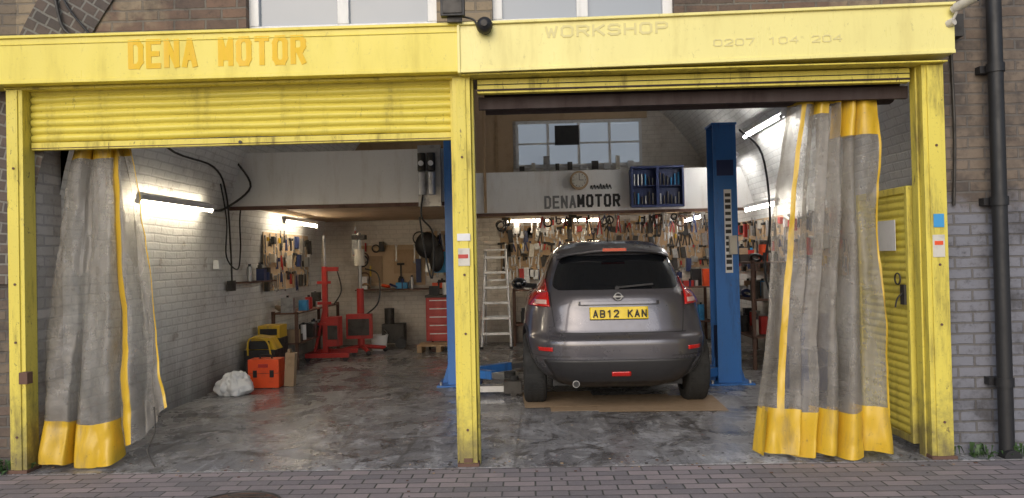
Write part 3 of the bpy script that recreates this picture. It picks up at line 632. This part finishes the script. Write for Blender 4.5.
toolwall('tool_board',(-1.75,12.77,1.15),(1,0,0),(0,-1,0),.8,.75,30,m_tan)
w=MB()
for i in range(80):
    w.T=Matrix.Translation((R.uniform(-.5,3.0),R.uniform(11.3,12.2),2.03-.02*R.random())); tool(w,R.uniform(.1,.32),R.choice([0,2,3,2,4,1,5]))
w.T=Matrix.Identity(4); w.make('hanging_tools')
def shelf(name,x0,x1,y0,y1,zs,n,legs=True,hmax=.28):
    w=MB()
    for z in zs:
        w.box(x0,x1,y0,y1,z-.02,z,m_rust)
        for i in range(n):
            x=R.uniform(x0+.05,x1-.05); y=R.uniform(y0+.05,y1-.05); k=R.random(); h=R.uniform(.08,hmax); mm=R.choice(TC+[m_paper,m_orange,m_card,m_skyblue])
            if k<.45: w.cyl((x,y,z),(x,y,z+h),R.uniform(.025,.055),mm,12); w.cyl((x,y,z+h),(x,y,z+h+.03),.018,m_black,8)
            elif k<.85: a=R.uniform(.04,.1); w.box(x-a,x+a,y-.05,y+.05,z,z+h,mm)
            else: w.ring((x,y,z+.05),(R.random(),R.random(),1),.06,.02,mm,14,6)
    if legs:
        for x in (x0,x1-.04):
            for y in (y0,y1-.04): w.box(x,x+.04,y,y+.04,.005,max(zs)+.02,m_rust)
    w.make(name,None)
shelf('workbench',-.3,2.9,12.15,12.7,[.35,.9],26)
shelf('storage_shelf',2.65,3.28,9.2,11.2,[.4,.85,1.3],24,True,.22)
shelf('wall_shelf',-2.9,-1.4,12.45,12.75,[.95],14,False,.22)
shelf('wall_shelf',-3.5,-3.3,8.9,9.8,[1.2],6,False,.2)
shelf('storage_shelf',-3.45,-3.1,10.0,12.2,[.35,.75],16,True,.22)
w=MB(); w.box(-2.9,-1.78,12.76,12.79,1.0,1.68,m_tan); w.box(-2.86,-2.5,12.74,12.758,1.05,1.5,m_card); w.box(-2.3,-1.9,12.74,12.758,1.2,1.6,m_wood); w.make('notice_board')
w=MB()
for i in range(20):
    w.T=Matrix.Translation((R.uniform(-3.0,-1.4),12.74,R.uniform(1.2,1.95))); tool(w,R.uniform(.15,.45),R.choice([0,2,4,1,5,3]))
w.T=Matrix.Identity(4); w.make('hanging_tools')
w=MB(); w.box(-1.6,-1.3,12.60,12.75,1.2,1.55,m_skyblue); w.sphere((-1.7,12.5,1.66),.2,m_black,16,10,(1,.5,1.1)); w.sphere((-1.55,12.5,1.45),.16,m_black,16,10,(.8,.5,1.5)); w.make('work_jacket')
w=MB(); w.box(-1.26,-1.0,8.62,8.684,2.02,2.72,m_steel)
for x in (-1.21,-1.10): w.cyl((x,8.56,2.15),(x,8.56,2.4),.04,m_alu,14); w.cyl((x,8.56,2.42),(x,8.56,2.62),.045,m_dark,14); w.cyl((x,8.52,2.50),(x,8.50,2.50),.03,m_paper,14)
w.path([(-1.2,8.56,2.15),(-1.22,8.56,1.9),(-1.1,8.6,1.7),(-1.12,8.6,1.2),(-1.2,8.62,1.5),(-1.25,8.62,1.9)],.01,m_black); w.make('air_regulator')
w=MB(); w.cyl((.73,11.0,2.52),(.73,11.098,2.52),.135,m_wood,32); w.cyl((.73,10.992,2.52),(.73,10.999,2.52),.105,m_cream,32)
for i in range(12):
    a=i*math.pi/6; w.box(.73+.09*math.cos(a)-.005,.73+.09*math.cos(a)+.005,10.988,10.9915,2.52+.09*math.sin(a)-.006,2.52+.09*math.sin(a)+.006,m_black)
w.box(.726,.734,10.985,10.9878,2.52,2.60,m_black); w.box(.73,.79,10.985,10.9878,2.516,2.524,m_black); w.make('wall_clock')
T=empty('painted_lettering')
blocktext('word_1','DENA',.22,.68,2.12,2.31,11.0975,m_gletter,T,.032,0,.2); blocktext('word_2','MOTOR',.70,1.32,2.13,2.32,11.0975,m_black,T,.036,0,.2)
w=MB()
for i in range(7): w.path([(.90+i*.045,11.09,2.40+.02*R.random()),(.91+i*.045,11.09,2.44+.03*R.random()),(.93+i*.045,11.09,2.39)],.007,m_black,5)
w.make('painted_script')
w=MB(); x0,x1,z0,z1=1.46,2.22,2.13,2.66
w.box(x0,x1,11.02,11.08,z0,z1,m_dkblue)
for a,b in((x0,x0+.03),((x0+x1)/2-.02,(x0+x1)/2+.02),(x1-.03,x1)): w.box(a,b,10.9,11.019,z0,z1,m_dkblue)
w.box(x0,x1,10.9,11.019,z1,z1+.03,m_dkblue); w.box(x0,x1,10.9,11.019,z0-.03,z0,m_dkblue); w.box(x0+.03,x1-.03,10.93,11.018,2.40,2.415,m_dkblue)
for k in range(13):
    for r_ in range(2):
        x=x0+.06+k*.053
        w.cyl((x,10.99,z0+.02+r_*.27),(x,10.99,z0+.12+r_*.27+.08*R.random()),.013,R.choice([m_steel,m_skyblue,m_dark,m_steel]),8)
w.make('tool_cabinet',None,.003)
w=MB(); xc=-.56; y=11.95
for sg in(-1,1):
    w.cyl((xc+sg*.23,y-.1,.01),(xc+sg*.16,y+.25,1.55),.022,m_alu,8); w.cyl((xc+sg*.21,y+.75,.01),(xc+sg*.15,y+.28,1.52),.014,m_alu,8); w.cyl((xc+sg*.23,y-.1,.005),(xc+sg*.23,y-.1,.04),.026,m_black,8)
for k in range(6):
    t=(k+1)/6.5; hw_=lerp(.23,.16,t); yy=y-.1+.35*t; z=1.55*t; w.box(xc-hw_,xc+hw_,yy-.04,yy+.04,z-.018,z+.018,m_alu)
w.box(xc-.18,xc+.18,y+.15,y+.36,1.54,1.565,m_alu)
for k in (.3,.7): w.box(xc-.2,xc+.2,y+.75-.47*k-.01,y+.75-.47*k+.01,1.52*k-.015,1.52*k+.015,m_alu)
w.make('step_ladder')
w=MB(); x,y=-3.0,11.0
w.box(x-.22,x+.4,y-.30,y-.24,.06,.12,m_red); w.box(x-.22,x+.4,y+.24,y+.30,.06,.12,m_red); w.box(x-.22,x-.15,y-.24,y+.24,.06,.12,m_red)
for a in(-.18,.35):
    for b in(-.27,.27): w.cyl((x+a,y+b-.02,.045),(x+a,y+b+.02,.045),.04,m_black,14)
w.box(x-.035,x+.035,y-.035,y+.035,.1,1.35,m_red); w.cyl((x,y,1.35),(x,y,1.80),.022,m_steel,10); w.box(x-.03,x+.20,y-.03,y+.03,1.28,1.34,m_red)
w.cyl((x-.16,y,.12),(x,y,.8),.022,m_red,10); w.box(x+.04,x+.22,y-.12,y+.1,.2,.62,m_red); w.box(x+.06,x+.2,y-.13,y-.121,.3,.5,m_dark)
for z in(.5,.8,1.1): w.box(x-.10,x+.10,y-.055,y-.036,z,z+.04,m_red)
w.path([(x+.18,y,1.3),(x+.24,y,1.0),(x+.14,y-.05,.8)],.01,m_dark); w.make('engine_crane')
w=MB(); x,y=-2.62,11.6
w.cyl((x,y,.1),(x,y,1.0),.055,m_red,16); w.cyl((x,y,1.0),(x,y,1.85),.03,m_steel,14); w.box(x-.10,x+.10,y-.08,y+.08,1.75,1.82,m_dark); w.cyl((x,y,1.35),(x,y,1.6),.075,m_cream,14)
for a in range(4):
    t=a*math.pi/2+.5; w.cyl((x,y,.12),(x+.38*math.cos(t),y+.38*math.sin(t),.07),.03,m_red,8); w.sphere((x+.38*math.cos(t),y+.38*math.sin(t),.045),.04,m_black,10,8)
w.box(x-.18,x+.2,y-.2,y-.08,.25,.62,m_red); w.box(x-.15,x+.17,y-.21,y-.201,.3,.55,m_dark); w.path([(x+.1,y-.1,.6),(x+.3,y-.1,.8),(x+.28,y,1.2),(x+.08,y,1.3)],.012,m_black); w.make('transmission_jack')
w=MB(); x,y=-2.25,12.25
w.box(x-.15,x+.2,y-.15,y+.15,.1,.4,m_dark); w.cyl((x-.05,y,.4),(x-.05,y,.65),.08,m_dark,14); w.cyl((x+.16,y-.2,.1),(x+.16,y-.16,.1),.09,m_black,16); w.make('air_compressor')
w=MB(); x0,x1,y0,y1=-1.66,-1.27,11.9,12.35
w.box(x0,x1,y0,y1,.14,.82,m_red); w.box(x0-.01,x1+.01,y0-.01,y1+.01,.821,.86,m_dark)
for k in range(5): w.box(x0+.02,x1-.02,y0-.012,y0-.001,.17+k*.13,.285+k*.13,m_red); w.box(x0+.06,x1-.06,y0-.025,y0-.0125,.25+k*.13,.265+k*.13,m_alu)
for a in(x0+.05,x1-.05):
    for b in(y0+.05,y1-.05): w.cyl((a-.015,b,.06),(a+.015,b,.06),.055,m_black,14)
w.box(x0+.05,x0+.2,y0+.05,y0+.2,.86,1.0,m_black); w.cyl((x1-.1,y0+.15,.86),(x1-.1,y0+.15,1.05),.04,m_paper,12); w.make('tool_trolley',None,.003)
w=MB()
for k in range(4): w.box(-1.75,-1.1,11.5+k*.12,11.59+k*.12,.10,.12,m_wood)
for k in range(3): w.box(-1.75+k*.29,-1.68+k*.29,11.5,11.95,.01,.099,m_wood)
w.make('wooden_pallet')
w=MB(); w.cyl((-2.42,12.0,.006),(-2.42,12.0,.24),.11,m_bag,24,.135,False); w.cyl((-2.42,12.0,.006),(-2.42,12.0,.01),.11,m_bag,24); w.ring((-2.42,12.0,.24),(0,0,1),.135,.008,m_bag,24,6); w.ring((-2.42,12.0,.24),(0,1,.6),.135,.003,m_steel,24,6,0,math.pi); w.make('bucket')
w=MB(); x0,x1,y0,y1=-3.21,-2.86,8.5,8.72
w.box(x0,x1,y0,y1,.01,.17,m_orange); w.box(x0,x1,y0,y1,.174,.33,m_orange); w.box(x0+.01,x1-.01,y0+.01,y1-.01,.165,.18,m_black)
for a in(x0+.06,x1-.1): w.box(a,a+.045,y0-.012,y0-.001,.13,.21,m_black)
w.box(x0+.12,x1-.12,y0-.01,y0-.001,.24,.28,m_red); w.path([(x0+.11,y0+.1,.33),(x0+.12,y0+.1,.365),(x1-.12,y0+.1,.365),(x1-.11,y0+.1,.33)],.011,m_black); w.make('tool_case',None,.015)
w=MB(); w.T=Matrix.Translation((-2.78,8.66,.01))@Matrix.Rotation(.06,4,'Y'); w.box(-.05,.06,-.08,.02,0,.38,m_card); w.box(-.03,.0,-.07,.0,.38,.42,m_card); w.make('cardboard_box',None,.004)
def bag(name,c,s,m,seed,n=96):
    vs=[];fs=[]; h=n//2
    for i in range(h+1):
        p=math.pi*i/h
        for j in range(n):
            t=2*math.pi*j/n; d=Vector((math.sin(p)*math.cos(t),math.sin(p)*math.sin(t),math.cos(p)))
            q=d*1.6+Vector((seed,0,0)); k=1+.35*noise.noise(q)
            k+=.16*(1-2*abs(noise.noise(d*2.6+Vector((seed,3,0)))))-.08
            k+=.07*(1-2*abs(noise.noise(d*6+Vector((seed,7,0)))))
            zz=d.z*k
            if d.z>.3: k*=1-.35*(d.z-.3); zz=d.z*k+.45*max(0,d.z-.75)
            vs.append((c[0]+s[0]*d.x*k*(1.1-.25*d.z),c[1]+s[1]*d.y*k*(1.1-.25*d.z),max(.006,c[2]+s[2]*zz)))
    for i in range(h):
        for j in range(n): fs.append((i*n+j,(i+1)*n+j,(i+1)*n+(j+1)%n,i*n+(j+1)%n))
    me=bpy.data.meshes.new(name); me.from_pydata(vs,[],fs); me.materials.append(m)
    me.polygons.foreach_set('use_smooth',[True]*len(fs)); o=bpy.data.objects.new(name,me); sc.collection.objects.link(o); return o
bag('plastic_bag',(-3.22,8.15,.12),(.16,.14,.16),m_bag,2.3)
w=MB(); x0,x1,y0,y1=-3.5,-3.12,9.15,9.5
w.box(x0,x1,y0,y1,.02,.36,m_black); w.box(x0+.02,x1-.02,y0-.012,y0-.001,.06,.22,m_dark); w.prism([(x0,.36),(x1,.36),(x1-.08,.5),(x0+.1,.53)],y0+.05,y1-.05,m_cyel); w.box(x0+.05,x1-.08,y0+.02,y0+.08,.37,.47,m_black)
w.path([(x0+.05,y0,.3),(x0+.08,y0-.02,.5),(x1-.1,y0-.02,.48),(x1-.05,y0,.3)],.012,m_cyel); w.make('tool_bag',None,.02)
w=MB(); x0,x1,y0,y1=-3.5,-3.2,9.6,9.9
w.box(x0,x1,y0,y1,.01,.46,m_black); w.box(x0+.01,x1-.01,y0,y1,.46,.62,m_cyel); w.box(x0+.04,x1-.04,y0-.01,y0,.5,.58,m_black); w.make('tool_bag',None,.03)
w=MB()
w.path([(-3.1,6.0,2.85),(-3.32,6.9,2.5),(-3.35,8.0,2.45),(-3.42,8.5,2.2),(-3.46,8.7,1.6),(-3.47,8.75,1.15)],.011,m_dark)
w.path([(-3.40,8.3,2.3),(-3.44,8.55,1.9),(-3.47,8.6,1.5),(-3.46,8.9,1.35),(-3.46,9.0,1.6),(-3.42,8.9,2.0),(-3.3,8.8,2.4)],.009,m_black)
w.path([(-3.35,8.6,2.6),(-3.2,8.66,2.3),(-3.42,8.5,2.05),(-3.44,8.2,2.0)],.013,m_dark)
w.box(-3.52,-3.46,8.35,8.45,1.36,1.46,m_paper); w.box(-3.52,-3.46,8.72,8.84,1.1,1.22,m_dark); w.box(-3.53,-3.49,6.0,8.7,1.935,1.95,m_cream)
w.make('electric_cable')
w=MB()
w.path([(2.3,8.3,2.75),(2.6,8.5,2.5),(2.7,8.6,1.8),(2.6,8.5,1.2),(2.75,8.6,.7)],.012,m_black); w.path([(-.67,8.45,2.7),(-.63,8.4,2.2),(-.64,8.4,1.5),(-.66,8.4,1.0)],.01,m_black); w.make('air_hose')
w=MB(); w.cyl((2.85,8.0,.006),(2.85,8.0,.75),.25,m_dkblue,28)
for z in(.25,.5,.74): w.ring((2.85,8.0,z),(0,0,1),.252,.01,m_dkblue,28,6)
w.make('oil_drum')
w=MB(); w.box(-.75,-.15,7.75,7.88,.05,.11,m_steel); w.box(-.3,-.12,7.7,7.94,.04,.16,m_dark); w.cyl((-.2,7.82,.16),(-.2,7.82,.2),.05,m_rubber,14)
for a in(-.7,-.2):
    for b in(7.74,7.90): w.cyl((a,b-.02,.035),(a,b+.02,.035),.033,m_dark,12)
w.make('trolley_jack')
w=MB(); w.sphere((3.22,7.15,1.6),.18,m_dkblue,16,10,(.45,1,1.6)); w.sphere((3.2,7.5,1.2),.14,m_cream,16,10,(.5,.9,2)); w.cyl((3.3,7.0,1.9),(3.3,7.7,1.9),.012,m_steel,8); w.make('hanging_overalls')
w=MB()
for i in range(170):
    cx,cy=R.choice([(-3.68,5.2),(-3.9,5.22),(3.0,5.2),(3.22,5.2),(-3.75,5.16)]); a=R.uniform(0,6.3); x=cx+R.gauss(0,.06); y=min(cy+R.gauss(0,.03),5.28); l=R.uniform(.02,.07); h=R.uniform(.02,.09)
    d=Vector((math.cos(a),math.sin(a),0)); e=Vector((-d.y,d.x,0))*l*.3; p0=Vector((x,y,.0)); w.add([p0,p0+d*l*.5+e+Vector((0,0,h)),p0+d*l+Vector((0,0,h*.9)),p0+d*l*.5-e+Vector((0,0,h))],[(0,1,2,3)],m_greentag)
w.make('weeds')
w=MB()
for i in range(260):
    x=R.uniform(-3.4,3.0); y=R.choice([R.uniform(5.0,5.4),R.uniform(4.4,9.5)]); s=R.uniform(.003,.010); z=.006 if y>5.12 else .001
    w.box(x-s,x+s,y-s*.7,y+s*.7,z,z+s*.5,R.choice([m_card,m_dark,m_dark,m_rust]))
w.make('litter')
# ------------------------------------------------------------------ light: soft hazy daylight from the street side
wd=bpy.data.worlds.new('World'); sc.world=wd; wd.use_nodes=True; nt=wd.node_tree; bg=nt.nodes['Background']
EL,AZ=math.radians(30),math.radians(195)
sk=nt.nodes.new('ShaderNodeTexSky'); sk.sky_type='NISHITA'; sk.sun_disc=False; sk.sun_elevation=EL; sk.sun_rotation=AZ; sk.dust_density=2
nt.links.new(sk.outputs[0],bg.inputs[0]); bg.inputs[1].default_value=.15
sd=bpy.data.lights.new('sun','SUN'); sd.energy=1.15; sd.angle=math.radians(60); sd.color=(1,.97,.94); so=bpy.data.objects.new('sun',sd); sc.collection.objects.link(so)
dirv=Vector((math.sin(AZ)*math.cos(EL),math.cos(AZ)*math.cos(EL),math.sin(EL))); so.rotation_euler=dirv.to_track_quat('Z','Y').to_euler()
sc.view_settings.view_transform='Standard'; sc.view_settings.look='None'; sc.view_settings.exposure=0
# ------------------------------------------------------------------ camera
cd=bpy.data.cameras.new('camera'); cam=bpy.data.objects.new('camera',cd); sc.collection.objects.link(cam); sc.camera=cam
cd.sensor_width=36; cd.lens=26.72; cd.clip_end=1000; cd.clip_start=.05
cam.matrix_world=Matrix.Translation((0,0,1.40))@Matrix.Rotation(.024,4,'Z')@Matrix.Rotation(math.pi/2+.0132,4,'X')@Matrix.Rotation(-.022,4,'Z')
